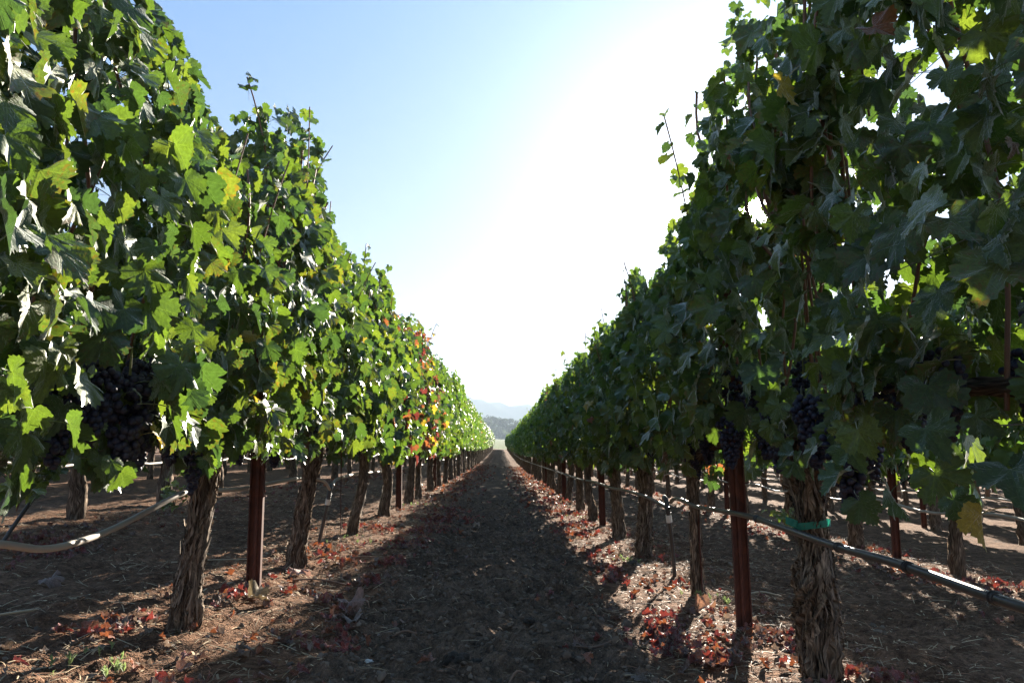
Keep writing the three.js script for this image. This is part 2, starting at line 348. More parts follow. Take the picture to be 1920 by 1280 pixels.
// ---------------------------------------------------------------- trunks
function trunkGeometry(path, radial, rows, seed, rough) {
  const curve = new THREE.CatmullRomCurve3(path.map((p) => V(p[0], p[1], p[2]))), pos = [], uv = [], idx = [];
  const radAt = (f) => { const q = f * (path.length - 1), i = Math.min(path.length - 2, Math.floor(q)); return lerp(path[i][3], path[i + 1][3], sstep(q - i, 0, 1)); };
  for (let j = 0; j <= rows; j++) {
    const f = j / rows, c = curve.getPoint(f), R = radAt(f), tw = c.y * 2.6 + Math.sin(c.y * 7 + seed);
    for (let i = 0; i <= radial; i++) {
      const a = (i % radial) / radial * TAU, ca = Math.cos(a + tw), sa = Math.sin(a + tw);
      const lump = N3(ca * 0.9 + seed, sa * 0.9, c.y * 4.2), knot = N3(ca * 1.7 + seed * 2, sa * 1.7, c.y * 8);
      const wob = 0.5 * N3(ca, sa + seed, c.y * 5), strand = 1 - Math.abs(N3(ca * 3.4 + wob, sa * 3.4 + seed, c.y * 3.2)), fine = 1 - Math.abs(N3(ca * 8 + seed, sa * 8 + wob, c.y * 6));
      const rr = R * (1 + rough * (0.16 * lump + 0.10 * knot + 0.26 * (strand * strand - 0.5) + 0.13 * (fine - 0.6)));
      pos.push(c.x + Math.cos(a) * rr, c.y, c.z + Math.sin(a) * rr); uv.push(i / radial * 1.0, c.y * 1.6 + seed * 0.37);
    }
  }
  for (let j = 0; j < rows; j++) for (let i = 0; i < radial; i++) { const a = j * (radial + 1) + i, b = a + 1, c = a + radial + 1, d = c + 1; idx.push(a, c, b, b, c, d); }
  const g = new THREE.BufferGeometry(); g.setAttribute('position', new THREE.Float32BufferAttribute(pos, 3)); g.setAttribute('uv', new THREE.Float32BufferAttribute(uv, 2)); g.setIndex(idx); g.computeVertexNormals();
  // close the seam's normals
  const nn = g.attributes.normal;
  for (let j = 0; j <= rows; j++) { const a = j * (radial + 1), b = a + radial, x = nn.getX(a) + nn.getX(b), y = nn.getY(a) + nn.getY(b), z = nn.getZ(a) + nn.getZ(b), l = Math.hypot(x, y, z) || 1; nn.setXYZ(a, x / l, y / l, z / l); nn.setXYZ(b, x / l, y / l, z / l); }
  return { g, curve, radAt };
}
// loose ribbons of bark lifting from the trunk
function barkRibbons(t, count, seed) {
  const r = rng(seed), geos = [];
  for (let k = 0; k < count; k++) {
    const f0 = 0.03 + 0.85 * r(), L = 0.10 + 0.22 * r(), n = 6, a0 = r() * TAU, drift = (r() - 0.5) * 0.9, w = 0.0025 + 0.0055 * r(), lift = 0.004 + 0.012 * r(), pos = [], uv = [], idx = [];
    for (let i = 0; i <= n; i++) {
      const q = i / n, f = clamp(f0 + L * q, 0, 0.98), c = t.curve.getPoint(f), a = a0 + drift * q + 0.1 * Math.sin(q * 9 + k), R = t.radAt(f) * 1.02 + lift * Math.pow(Math.abs(q - 0.45) * 2, 2) + 0.001;
      const ww = w * Math.sin(Math.PI * (0.12 + 0.76 * q)), tx = -Math.sin(a), tz = Math.cos(a);
      for (const s of [-1, 1]) { pos.push(c.x + Math.cos(a) * R + tx * ww * s, c.y, c.z + Math.sin(a) * R + tz * ww * s); uv.push(a / TAU + s * 0.01, c.y * 1.6); }
    }
    for (let i = 0; i < n; i++) { const a = i * 2; idx.push(a, a + 2, a + 1, a + 1, a + 2, a + 3); }
    const g = new THREE.BufferGeometry(); g.setAttribute('position', new THREE.Float32BufferAttribute(pos, 3)); g.setAttribute('uv', new THREE.Float32BufferAttribute(uv, 2)); g.setIndex(idx); g.computeVertexNormals(); geos.push(g);
  }
  return mergeGeometries(geos);
}
const ribbonMat = S({ map: barkMap, roughness: 0.95, side: THREE.DoubleSide });
function armGeometry(from, to, sag, r0, r1, seed, radial = 10, rows = 14) {
  const c = new THREE.QuadraticBezierCurve3(from, from.clone().lerp(to, 0.5).add(V(0, sag, 0)), to), g = new THREE.TubeGeometry(c, rows, 1, radial), p = g.attributes.position, u = g.attributes.uv;
  for (let j = 0; j <= rows; j++) { const q = c.getPointAt(j / rows); for (let i = 0; i <= radial; i++) { const k = j * (radial + 1) + i, a = i % radial; const R = lerp(r0, r1, j / rows) * (1 + 0.25 * N3(a * 0.9 + seed, j * 0.7, seed)); p.setXYZ(k, q.x + (p.getX(k) - q.x) * R, q.y + (p.getY(k) - q.y) * R, q.z + (p.getZ(k) - q.z) * R); u.setXY(k, i / radial, j / rows * c.getLength() * 1.6); } }
  g.computeVertexNormals(); return g;
}
function clusterGeometry(seed, detail, count, L) {
  const r = rng(seed), geos = [], ball = mergeVertices(new THREE.IcosahedronGeometry(1, detail).deleteAttribute('uv').deleteAttribute('normal')), placed = [];
  ball.computeVertexNormals();
  let tries = 0;
  while (placed.length < count && tries++ < 4000) {
    const f = r(), w = 0.043 * (f < 0.2 ? 0.55 + f * 2.2 : Math.pow(1 - (f - 0.2) / 0.8, 0.75)) + 0.004, a = r() * TAU, q = Math.sqrt(0.35 + 0.65 * r());
    const p = V(Math.cos(a) * w * q, -0.015 - f * L, Math.sin(a) * w * q), R = 0.0066 + 0.0018 * r();
    if (placed.some((o) => o.distanceTo(p) < 0.0092)) continue;
    placed.push(p); geos.push(ball.clone().scale(R, R, R).translate(p.x, p.y, p.z));
  }
  return mergeGeometries(geos);
}
const clustersNear = [0, 1, 2, 3, 4].map((k) => clusterGeometry(400 + k, 1, 150, 0.15 + 0.02 * k));
const clustersFar = [0, 1, 2].map((k) => clusterGeometry(450 + k, 0, 100, 0.16));
const clusterStem = new THREE.CylinderGeometry(0.002, 0.0025, 0.05, 5).translate(0, 0.012, 0);

// ---------------------------------------------------------------- vines
const ORD = ['first', 'second', 'third', 'fourth', 'fifth', 'sixth', 'seventh', 'eighth', 'ninth', 'tenth', 'eleventh', 'twelfth', 'thirteenth', 'fourteenth', 'fifteenth', 'sixteenth', 'seventeenth', 'eighteenth', 'nineteenth', 'twentieth'];
function nearVine(x, z, o) {
  const base = groundAt(x, z) - 0.02, v = thing('grape_vine', x, base, z, o.label, 'grape vine', o.group), r = rng(o.seed), d = -z;
  // trunk
  const head = o.head ?? 0.66, lx = o.lean?.[0] ?? (r() - 0.5) * 0.1, lz = o.lean?.[1] ?? (r() - 0.5) * 0.12, R = o.r ?? 0.037 + 0.010 * r(), bow = (r() - 0.5) * 0.07;
  const path = o.path ?? [[0, -0.05, 0, R * 1.2], [lx * 0.1, head * 0.16, lz * 0.1, R * 1.16], [lx * 0.3 + bow, head * 0.4, lz * 0.3, R * 0.95], [lx * 0.65 + bow, head * 0.68, lz * 0.7, R * 0.92], [lx * 0.9, head * 0.88, lz * 0.9, R * 1.02], [lx, head, lz, R * 1.25], [lx, head + 0.08, lz, R * 0.85]];
  const hi = d < 5.5, t = trunkGeometry(path, hi ? 72 : 26, hi ? 120 : 40, o.seed % 97, o.rough ?? 1);
  part('trunk', t.g, barkMat, v);
  if (d < 8) { const b = part('peeling_bark', barkRibbons(t, d < 3 ? 190 : 70, o.seed + 5), ribbonMat, v); b.userData.kind = 'stuff'; }
  const top = V(path.at(-1)[0], head, path.at(-1)[2]);
  if (!o.noArms) for (const s of [-1, 1]) part('cordon_arm', armGeometry(top.clone().add(V(0, 0.02, 0)), V((r() - 0.5) * 0.04, head + 0.12 + 0.03 * r(), s * o.len * 0.5), 0.07, 0.032, 0.016, o.seed + s), barkMat, v);
  // shoots rising through the canopy
  const shoots = [];
  for (let k = 0; k < (o.shoots ?? 9); k++) {
    const u = (r() - 0.5) * o.len * 0.95, hiY = topOf(x, z + u) - base, a = V((r() - 0.5) * 0.06, head + 0.08, u * 0.92), b = V((r() - 0.5) * 0.34, lerp(head, hiY, 0.5), u + (r() - 0.5) * 0.3), c = V((r() - 0.5) * 0.30, hiY - 0.12 - 0.2 * r(), u + (r() - 0.5) * 0.35);
    shoots.push(new THREE.CatmullRomCurve3([a, a.clone().lerp(b, 0.5).add(V((r() - 0.5) * 0.1, 0, (r() - 0.5) * 0.12)), b, b.clone().lerp(c, 0.55).add(V((r() - 0.5) * 0.08, 0, (r() - 0.5) * 0.1)), c]));
  }
  for (const c of [...shoots, ...(o.canes ?? [])]) part('shoot', new THREE.TubeGeometry(c, 12, 0.0042 + 0.002 * r(), 5), caneMat, v);
  let leaves = canopyLeaves(x, z, base, o.leaves, o.len, o.seed + 1, { near: true, red: o.red });
  for (const sh of topShoots(x, z, base, o.tips ?? 5, o.seed + 2, o.len)) { part('shoot', new THREE.TubeGeometry(sh.curve, 8, 0.0032, 4), caneMat, v); leaves.push(...shootLeaves(sh, x, z, base, o.red ? o.red * 0.5 : 0)); }
  for (const c of o.canes ?? []) leaves.push(...shootLeaves({ curve: c, r }, x, z, base, 0, 0.045));
  // the leaves that show largest stand as parts, the rest as one mass
  const eye = V(EYE.x - x, EYE.y - base, EYE.z - z), facing = x > 0 ? -1 : 1;
  for (const l of leaves) l.key = (l.s / l.p.distanceTo(eye)) * (1 + (l.p.x * facing > 0 ? 1 : 0)) ;
  leaves.sort((a, b) => b.key - a.key);
  const solo = leaves.slice(0, o.solo), rest = leaves.slice(o.solo);
  for (const l of solo) {
    const mat = typeof l.tint === 'number' ? (r() < 0.35 ? wornMats : leafMats)[l.tint] : turnedMats[l.tint];
    const m = new THREE.Mesh(leafFull[Math.floor(r() * leafFull.length)], mat); l.m.decompose(m.position, m.quaternion, m.scale); put(m, 'leaf', v);
  }
  addFoliage(rest, d < 9 ? leafFull : leafLow, v, r);
  // grapes
  for (let k = 0; k < (o.grapes ?? 5); k++) {
    const u = (r() - 0.5) * o.len * 0.9, s = r() < 0.5 ? -1 : 1, y = head + 0.24 + (r() - 0.5) * 0.16, c = part('grape_cluster', (d < 6.5 ? clustersNear : clustersFar)[Math.floor(r() * (d < 6.5 ? 5 : 3))], berryMat, v);
    c.position.set(s * (0.03 + 0.10 * r()), y, u); c.rotation.set((r() - 0.5) * 0.2, r() * TAU, (r() - 0.5) * 0.2); const q = 0.85 + 0.4 * r(); c.scale.set(q, q, q);
    if (d < 4) part('stalk', clusterStem, stemMat, c);
  }
  for (const [gx, gy0, gz, q] of o.bunches ?? []) { const gy = gy0 + 0.15, c = part('grape_cluster', clustersNear[Math.floor(r() * 5)], berryMat, v); c.position.set(gx, gy, gz); c.rotation.y = r() * 6; c.scale.set(q, q, q); part('stalk', clusterStem, stemMat, c); }
  return v;
}
function addFoliage(list, shapes, v, r) {
  shapes.forEach((g, k) => {
    const mine = list.filter((_, i) => i % shapes.length === k); if (!mine.length) return;
    const im = new THREE.InstancedMesh(g, leafTinted, mine.length), c = new THREE.Color();
    mine.forEach((l, i) => { im.setMatrixAt(i, l.m); const t = tintColor(l.tint), q = 0.85 + 0.3 * r(); im.setColorAt(i, c.setRGB(t[0] * q, t[1] * q, t[2] * q)); });
    im.userData.kind = 'stuff'; put(im, 'foliage', v);
  });
}
// main rows, by distance from the camera
const leftZ = [1.22, 2.75, 4.21, 5.78, 7.36, 9.26, 10.4, 12.1, 13.8, 15.4], rightZ = [0.97, 2.5, 3.99, 5.47, 6.59, 8.43, 9.75, 11.5, 13.2, 14.7];
const soloFor = (d) => (d < 4.2 ? 300 : d < 6 ? 220 : d < 9.2 ? 150 : d < 12 ? 80 : 0);
const spread = { left: 'vines along the left side of the aisle', right: 'vines along the right side of the aisle' };
const span = (a, i) => ((a[i + 1] ?? a[i] + 1.5) - (a[i - 1] ?? a[i] - 1.5)) / 2;
const leftLabels = ['grape vine whose leaves fill the left edge of the picture, its trunk unseen', 'nearest grape vine trunk left of the aisle, in front of the rust-brown post', 'thick leaning grape vine just behind the nearest left-hand post', 'slender grape vine right of the left-hand drip pipe', 'fourth grape vine trunk left of the aisle, just before the second post', 'red-leaved grape vine in the left row beside the second post'];
const rightLabels = ['grape vine whose big leaves hang at the right edge of the picture', 'nearest shaggy-barked grape vine right of the aisle, banded with green tape', 'thin young grape vine behind the nearest right-hand post', 'grape vine next to the right-hand black riser pipe', 'crooked grape vine in front of the second right-hand post', 'grape vine just behind the second right-hand post'];
leftZ.forEach((d, i) => {
  const o = { seed: 1000 + i * 37, len: span(leftZ, i), leaves: Math.round(860 * span(leftZ, i)), solo: soloFor(d), group: spread.left, label: leftLabels[i] ?? ORD[i - 1] + ' grape vine trunk from the camera in the left row', head: 0.64 };
  if (i === 1) Object.assign(o, { lean: [0.045, -0.02], r: 0.038, rough: 1.5, head: 0.6, bunches: [[0.1, 0.66, 0.42, 1.25], [0.14, 0.72, 0.72, 1.35], [0.08, 0.6, 0.2, 1.1], [0.16, 0.64, 0.58, 1.1]] });
  if (i === 0) Object.assign(o, { bunches: [[0.12, 0.7, -0.6, 1.3], [0.15, 0.68, -0.72, 1.4], [0.1, 0.66, -0.5, 1.2]] });
  if (i === 2) Object.assign(o, { lean: [0.085, 0.03], r: 0.039, rough: 1.4, tips: 9 });
  if (i === 3) Object.assign(o, { lean: [0.09, 0.02], r: 0.035, rough: 1.3 });
  if (i === 5) Object.assign(o, { red: 0.5 });
  if (i === 4) Object.assign(o, { red: 0.2 });
  if (i === 6) Object.assign(o, { red: 0.2 });
  nearVine(ROW_L, -d, o);
});
rightZ.forEach((d, i) => {
  const o = { seed: 2000 + i * 41, len: span(rightZ, i), leaves: Math.round(740 * span(rightZ, i)), solo: soloFor(d), group: spread.right, label: rightLabels[i] ?? ORD[i - 1] + ' grape vine trunk from the camera in the right row', head: 0.72, grapes: 8 };
  if (i === 1) {
    const R = 0.046;
    Object.assign(o, { r: R, rough: 1.8, head: 0.74, path: [[0.005, -0.05, 0, R * 1.1], [0.0, 0.07, 0, R * 1.18], [0.004, 0.19, 0, R * 1.32], [-0.002, 0.3, 0.01, R * 1.16], [0.002, 0.41, 0, R * 0.95], [-0.004, 0.48, 0, R * 0.88], [-0.008, 0.58, 0, R * 1.05], [-0.016, 0.68, 0.0, R * 1.22], [-0.016, 0.76, 0.0, R * 1.0]],
      bunches: [[-0.13, 0.76, 0.1, 1.2], [-0.1, 0.8, -0.1, 1.2], [-0.15, 0.72, 0.42, 1.25], [-0.12, 0.66, 0.55, 1.3], [-0.16, 0.7, -0.3, 1.1]],
      canes: [[[-0.05, 1.2, -0.35], [-0.14, 1.55, -0.5], [-0.1, 1.85, -0.62], [-0.13, 2.12, -0.72], [-0.12, 2.3, -0.74]], [[-0.05, 1.3, -0.5], [-0.1, 1.7, -0.42], [-0.08, 2.0, -0.45], [-0.1, 2.24, -0.4]], [[0, 1.2, -0.1], [-0.1, 1.6, -0.2], [-0.06, 1.95, -0.22], [-0.04, 2.15, -0.18]], [[-0.02, 1.35, 0.1], [-0.12, 1.7, -0.1], [-0.08, 1.9, -0.35], [-0.02, 2.1, -0.5]], [[-0.06, 1.2, 0.2], [-0.16, 1.45, 0.02], [-0.1, 1.75, -0.12], [-0.05, 2.0, -0.05]], [[-0.08, 0.86, -0.62], [-0.2, 0.95, -0.45], [-0.22, 1.06, -0.2], [-0.2, 1.18, 0.05]]].map((p) => new THREE.CatmullRomCurve3(p.map((q) => V(...q)))), shoots: 12, tips: 3 });
    const r = rng(64); for (let k = 0; k < 9; k++) { const a = V(-0.13 - 0.08 * r(), 1.15 + 0.3 * r(), 0.3 + 0.45 * r()), b = V(-0.12 - 0.08 * r(), 1.65 + 0.35 * r(), 0.05 + 0.6 * r()); o.canes.push(new THREE.CatmullRomCurve3([a, a.clone().lerp(b, 0.4).add(V(-0.03, 0, (r() - 0.5) * 0.12)), a.clone().lerp(b, 0.75).add(V(-0.02, 0, (r() - 0.5) * 0.12)), b])); }
  }
  if (i === 2) Object.assign(o, { r: 0.027, lean: [-0.02, 0.03], head: 0.64 });
  if (i === 3) Object.assign(o, { r: 0.048, lean: [0.02, 0.03] });
  if (i === 4) Object.assign(o, { r: 0.047, lean: [-0.06, 0.05] });
  nearVine(ROW_R, -d, o);
});
// vines farther along: a few shapes, cloned
function farKind(seed, leaves, leafShape, size, radial, grapes) {
  const v = new THREE.Group(), r = rng(seed), head = 0.66, lx = (r() - 0.5) * 0.16, lz = (r() - 0.5) * 0.16, R = 0.041 + 0.012 * r();
  const t = trunkGeometry([[0, -0.12, 0, R * 1.2], [lx * 0.1, head * 0.2, 0, R * 1.1], [lx * 0.4, head * 0.5, lz * 0.4, R * 0.9], [lx, head, lz, R * 1.15], [lx, head + 0.08, lz, R * 0.8]], radial, radial * 1.5 | 0, seed % 50, 1);
  part('trunk', t.g, barkMat, v);
  const geos = [], pick = Array.isArray(leafShape) ? leafShape : [leafShape];
  for (let k = 0; k < leaves; k++) {
    const u = (r() - 0.5) * 1.7, f = r(), y = lerp(0.62 + 0.12 * N2(u * 3, seed), 1 + 0.07 * N2(u * 2.2, seed + 3), f);
    const side = r() < 0.5 ? -1 : 1, yy = lerp(0.70 + 0.08 * N2(u * 3, seed), 1.87 + 0.12 * N2(u * 2.1, seed + 4) + (r() < 0.05 ? 0.2 * r() : 0), f);
    const fat = 0.26 * (1 - 0.5 * sstep(f, 0.4, 1)), dx = side * fat * Math.sqrt(r() * 0.9 + 0.1), s = size * (0.7 + 0.55 * r());
    const n = V(side * (0.75 + 0.5 * r()) + (r() - 0.5), 0.15 + 0.55 * r() + (r() - 0.5) * 0.7, (r() - 0.5) * 1.7), c = tintColor(leafTint(r, 0, yy)), q = (0.8 + 0.35 * r()) * 0.85;
    const g = pick[k % pick.length].clone().applyMatrix4(leafMatrix(V(dx, yy, u), n, (r() - 0.5) * 1.5, s, r)), cc = new Float32Array(g.attributes.position.count * 3);
    g.deleteAttribute('uv');
    for (let i = 0; i < cc.length; i += 3) { cc[i] = c[0] * q; cc[i + 1] = c[1] * q; cc[i + 2] = c[2] * q; }
    g.setAttribute('color', new THREE.BufferAttribute(cc, 3)); geos.push(g);
  }
  const fo = part('foliage', mergeGeometries(geos), leafVertex, v); fo.userData.kind = 'stuff';
  for (let k = 0; k < grapes; k++) { const c = part('grape_cluster', clustersFar[k % 3], berryMat, v); c.position.set((r() < 0.5 ? -1 : 1) * (0.06 + 0.12 * r()), 0.72 + 0.1 * r(), (r() - 0.5) * 1.3); }
  return v;
}
const midKinds = [0, 1, 2, 3, 4, 5].map((k) => farKind(3000 + k, 900, leafLow, 0.082, 14, 3)), farKinds = [0, 1, 2, 3, 4].map((k) => farKind(3100 + k, 460, leafFar, 0.105, 7, 0));
let farCount = 0;
function farVine(x, d, label, group, detail) {
  const r = rng(7000 + farCount++), kinds = detail ? midKinds : farKinds, v = kinds[Math.floor(r() * kinds.length)].clone();
  v.position.set(x + (r() - 0.5) * 0.05, groundAt(x, -d), -d); v.rotation.y = (r() < 0.5 ? 0 : Math.PI) + (r() - 0.5) * 0.06;
  v.scale.set(0.95 + 0.15 * r(), (x < 0 ? 1.13 : 1.0) * (0.96 + 0.1 * r()), 0.96 + 0.1 * r());
  put(v, 'grape_vine'); tag(v, label, 'grape vine', group);
}
for (const [x, from, side] of [[ROW_L, 16.9, 'left'], [ROW_R, 16.2, 'right']]) {
  let i = 9;
  for (let d = from; d < 112; d += 1.52) {
    i++;
    const near = d < 24;
    farVine(x, d, near ? ORD[i - 1] + ' grape vine trunk from the camera in the ' + side + ' row' : 'small distant grape vine far down the ' + side + ' row', near ? spread[side] : 'distant vines of the ' + side + ' row', d < 40);
  }
}
// the neighbouring rows, seen under the canopies
for (const [k, side, first, first2] of [[1, 'left', 4.4, 0], [2, 'left', 8.8, 0], [3, 'left', 11.5, 0], [1, 'right', 3.8, 0], [2, 'right', 6.2, 0], [3, 'right', 9.3, 0]]) {
  const x = side === 'left' ? ROW_L - PITCH * k : ROW_R + PITCH * k, word = ['', 'second', 'third', 'fourth'][k];
  let i = 0;
  for (let d = first; d < 24; d += 1.5) farVine(x, d, 'grape vine in the ' + word + ' row to the ' + side + ', ' + ORD[i++] + ' from the camera', word + ' vine row on the ' + side, true);
}
{ // rows beyond, where single vines can no longer be told apart
  const src = farKinds[1].children, fo = src.find((m) => m.name === 'foliage'), mats = [];
  const spots = [];
  for (let k = 1; k <= 7; k++) for (const s of [-1, 1]) { const x = s < 0 ? ROW_L - PITCH * k : ROW_R + PITCH * k; for (let d = k <= 3 ? 24.5 : 9; d < (k < 4 ? 100 : 60); d += 1.52) spots.push([x, d]); }
  const tg = src.find((m) => m.name === 'trunk').geometry.clone().deleteAttribute('uv'), tc = new Float32Array(tg.attributes.position.count * 3); for (let i = 0; i < tc.length; i += 3) { tc[i] = 0.15; tc[i + 1] = 0.10; tc[i + 2] = 0.07; }
  tg.setAttribute('color', new THREE.BufferAttribute(tc, 3));
  const im = new THREE.InstancedMesh(mergeGeometries([fo.geometry, tg]), leafVertex, spots.length), r = rng(77), o = new THREE.Object3D();
  spots.forEach(([x, d], i) => { o.position.set(x, groundAt(x, -d), -d); o.rotation.y = r() < 0.5 ? 0 : Math.PI; o.scale.set(1, (x < 0 ? 1.12 : 1) * (0.95 + 0.1 * r()), 1); o.updateMatrix(); im.setMatrixAt(i, o.matrix); });
  tag(put(im, 'distant_vine_rows'), 'mass of further vine rows seen dimly under the canopies', 'vines', null, 'stuff');
}

// ---------------------------------------------------------------- posts, wires, hoses
function postGeometry(h) {
  const w = 0.031, d = 0.022, t = 0.004, s = new THREE.Shape([[-w, 0], [-w, -d], [-w + t, -d], [-w + t, -t], [-0.010, -t], [-0.006, -0.010], [0.006, -0.010], [0.010, -t], [w - t, -t], [w - t, -d], [w, -d], [w, 0], [0.012, 0], [0.008, -0.006], [-0.008, -0.006], [-0.012, 0]].map(([x, y]) => new THREE.Vector2(x, y)));
  const g = new THREE.ExtrudeGeometry(s, { depth: h, bevelEnabled: false }); g.rotateX(-Math.PI / 2); return g;
}
const postGeo = postGeometry(2.0), hookGeo = new THREE.BoxGeometry(0.014, 0.006, 0.012);
const postLabels = { left: ['rust-brown steel post between the two nearest left-hand vine trunks', 'second rust-brown steel post down the left row, by the red leaves'], right: ['nearest rust-brown steel post right of the aisle, crossed by the black hose', 'second rust-brown steel post down the right row'] };
for (const [side, x, list] of [['left', ROW_L, [3.525, 8.4]], ['right', ROW_R, [3.26, 7.65]]]) {
  for (let d = list[1] + 4.5; d < 40; d += 4.5) list.push(d);
  list.forEach((d, i) => {
    const p = thing('steel_post', x, groundAt(x, -d) - 0.1, -d, postLabels[side][i] ?? ORD[i] + ' rust-brown steel post from the camera in the ' + side + ' row', 'post', 'steel trellis posts');
    p.rotation.y = Math.PI / 2 * 0 + 0.06 * (i % 3 - 1); p.rotation.z = (side === 'left' ? 0.008 : 0.012);
    part('post_profile', postGeo, rustMat, p);
    if (d < 9) for (let y = 0.5; y < 1.9; y += 0.18) for (const s of [-1, 1]) { const h = part('wire_hook', hookGeo, rustMat, p); h.position.set(s * 0.036, y, 0.012); }
  });
}
[[ROW_R + PITCH, 6.1, 'right'], [ROW_R + PITCH, 10.6, 'right'], [ROW_L - PITCH, 7.4, 'left'], [ROW_R + 2 * PITCH, 9.5, 'right']].forEach(([x, d, side], i) => {
  const p = thing('steel_post', x, groundAt(x, -d) - 0.1, -d, ['steel post in the second row to the right, first from the camera', 'steel post in the second row to the right, second from the camera', 'steel post in the second row to the left', 'steel post in the third row to the right'][i], 'post', 'steel trellis posts');
  part('post_profile', postGeo, rustMat, p);
});
function along(x, from, to, step, f) { const a = []; for (let d = from; d <= to; d += step) a.push(V(x, landHeight(x, -d) + f(d), -d)); return new THREE.CatmullRomCurve3(a); }
const wireWords = ['fruiting wire', 'lower foliage wire', 'upper foliage wire'];
for (const [side, x] of [['left', ROW_L], ['right', ROW_R]]) [0.78, 1.2, 1.65].forEach((y, k) => {
  tag(put(new THREE.Mesh(new THREE.TubeGeometry(along(x + (k ? 0.03 : -0.05 * Math.sign(x)), -0.5, 40, 4, (d) => y - 0.004 * Math.sin(d)), 60, 0.0014, 4), wireMat), 'trellis_wire'), 'thin steel ' + wireWords[k] + ' strung along the ' + side + ' row', 'wire', 'trellis wires');
});
function hose(x, pts, r, mat, seg) { return new THREE.TubeGeometry(new THREE.CatmullRomCurve3(pts.map(([px, y, d]) => V(px, y, -d)), false, 'catmullrom', 0.5), seg, r, 10); }
{ // right row: black hose on the aisle side of trunk and post, kinked at the riser
  const g = thing('drip_hose', 0.93, 0, 0, 'glossy black irrigation hose slung in front of the right-hand trunks', 'hose');
  const a = [[0.93, 0.40, -0.4], [0.93, 0.41, 0.8], [0.925, 0.409, 1.39], [0.92, 0.425, 1.8], [0.915, 0.427, 2.13], [0.925, 0.438, 2.6], [0.94, 0.441, 2.95], [0.955, 0.43, 3.4], [0.965, 0.416, 3.8], [0.965, 0.43, 4.15], [0.965, 0.425, 4.32], [0.967, 0.40, 4.42]].map(([x, y, d]) => [x - 0.93, y, d]);
  part('tube', hose(0, a, 0.0105, hoseDark, 110), hoseDark, g);
  const b = [[0.967, 0.362, 4.46], [0.95, 0.385, 4.75], [0.94, 0.40, 5.1], [0.935, 0.40, 5.8], [0.935, 0.385, 6.6], [0.935, 0.39, 7.8]].map(([x, y, d]) => [x - 0.93, y, d]);
  for (let d = 9; d < 60; d += 1.52) b.push([0.0, landHeight(0.93, -d) + 0.43 + 0.022 * Math.sin(d * 4.13), d]);
  part('tube', hose(0, b, 0.0105, hoseDark, 260), hoseDark, g);
  const ring = new THREE.TorusGeometry(0.0115, 0.0022, 6, 14);
  for (const [d, n] of [[1.48, 3], [1.78, 4], [2.12, 3], [2.85, 5]]) for (let k = 0; k < n; k++) {
    const c = new THREE.CatmullRomCurve3(a.map(([px, y, dd]) => V(px, y, -dd))); let best = 0; for (let q = 0; q <= 1; q += 0.002) if (Math.abs(c.getPoint(q).z + d - k * 0.007) < Math.abs(c.getPoint(best).z + d - k * 0.007)) best = q;
    const m = part('coupling_ring', ring, hoseDark, g), p = c.getPoint(best); m.position.copy(p); m.lookAt(p.clone().add(c.getTangent(best)).add(g.position));
  }
}
{ // left row: dusty hose behind the trunks
  const g = thing('drip_hose', -1.15, 0, 0, 'sagging pale dusty irrigation hose running to the nearest left-hand trunk', 'hose');
  const a = [[-1.15, 0.50, 0.2], [-1.15, 0.478, 1.4], [-1.15, 0.478, 1.77], [-1.15, 0.44, 2.0], [-1.16, 0.437, 2.2], [-1.17, 0.455, 2.42], [-1.165, 0.49, 2.62], [-1.13, 0.535, 2.8], [-1.15, 0.53, 3.1], [-1.15, 0.52, 3.5], [-1.15, 0.53, 4.1], [-1.15, 0.53, 4.6], [-1.13, 0.50, 5.0], [-1.12, 0.44, 5.15]].map(([x, y, d]) => [x + 1.15, y, d]);
  part('tube', hose(0, a, 0.0095, hoseDusty, 130), hoseDusty, g);
  const b = [[-1.12, 0.44, 5.19], [-1.14, 0.49, 5.4], [-1.15, 0.51, 6.2], [-1.15, 0.5, 7.2]].map(([x, y, d]) => [x + 1.15, y, d]);
  for (let d = 8.2; d < 60; d += 1.52) b.push([0, landHeight(-1.15, -d) + 0.45 + 0.02 * Math.sin(d * 3.7), d]);
  part('tube', hose(0, b, 0.0105, hoseDusty, 240), hoseDusty, g);
  const ring = new THREE.TorusGeometry(0.0125, 0.0035, 6, 14);
  for (let k = 0; k < 6; k++) { const m = part('coupling_ring', ring, hoseDusty, g); m.position.set(0, 0.476, -1.70 - k * 0.012); }
}
for (const [x, first, label] of [[ROW_R + PITCH - 0.05, 2.5, 'irrigation hose along the second row to the right'], [ROW_L - PITCH + 0.05, 4, 'irrigation hose along the second row to the left'], [ROW_R + 2 * PITCH - 0.05, 5, 'irrigation hose along the third row to the right']]) {
  const pts = []; for (let d = first; d < 30; d += 0.75) pts.push([0, landHeight(x, -d) + 0.44 + 0.025 * Math.sin(d * 4.2), d]);
  const g = thing('drip_hose', x, 0, 0, label, 'hose'); part('tube', hose(0, pts, 0.01, hoseDusty, 130), hoseDusty, g);
}
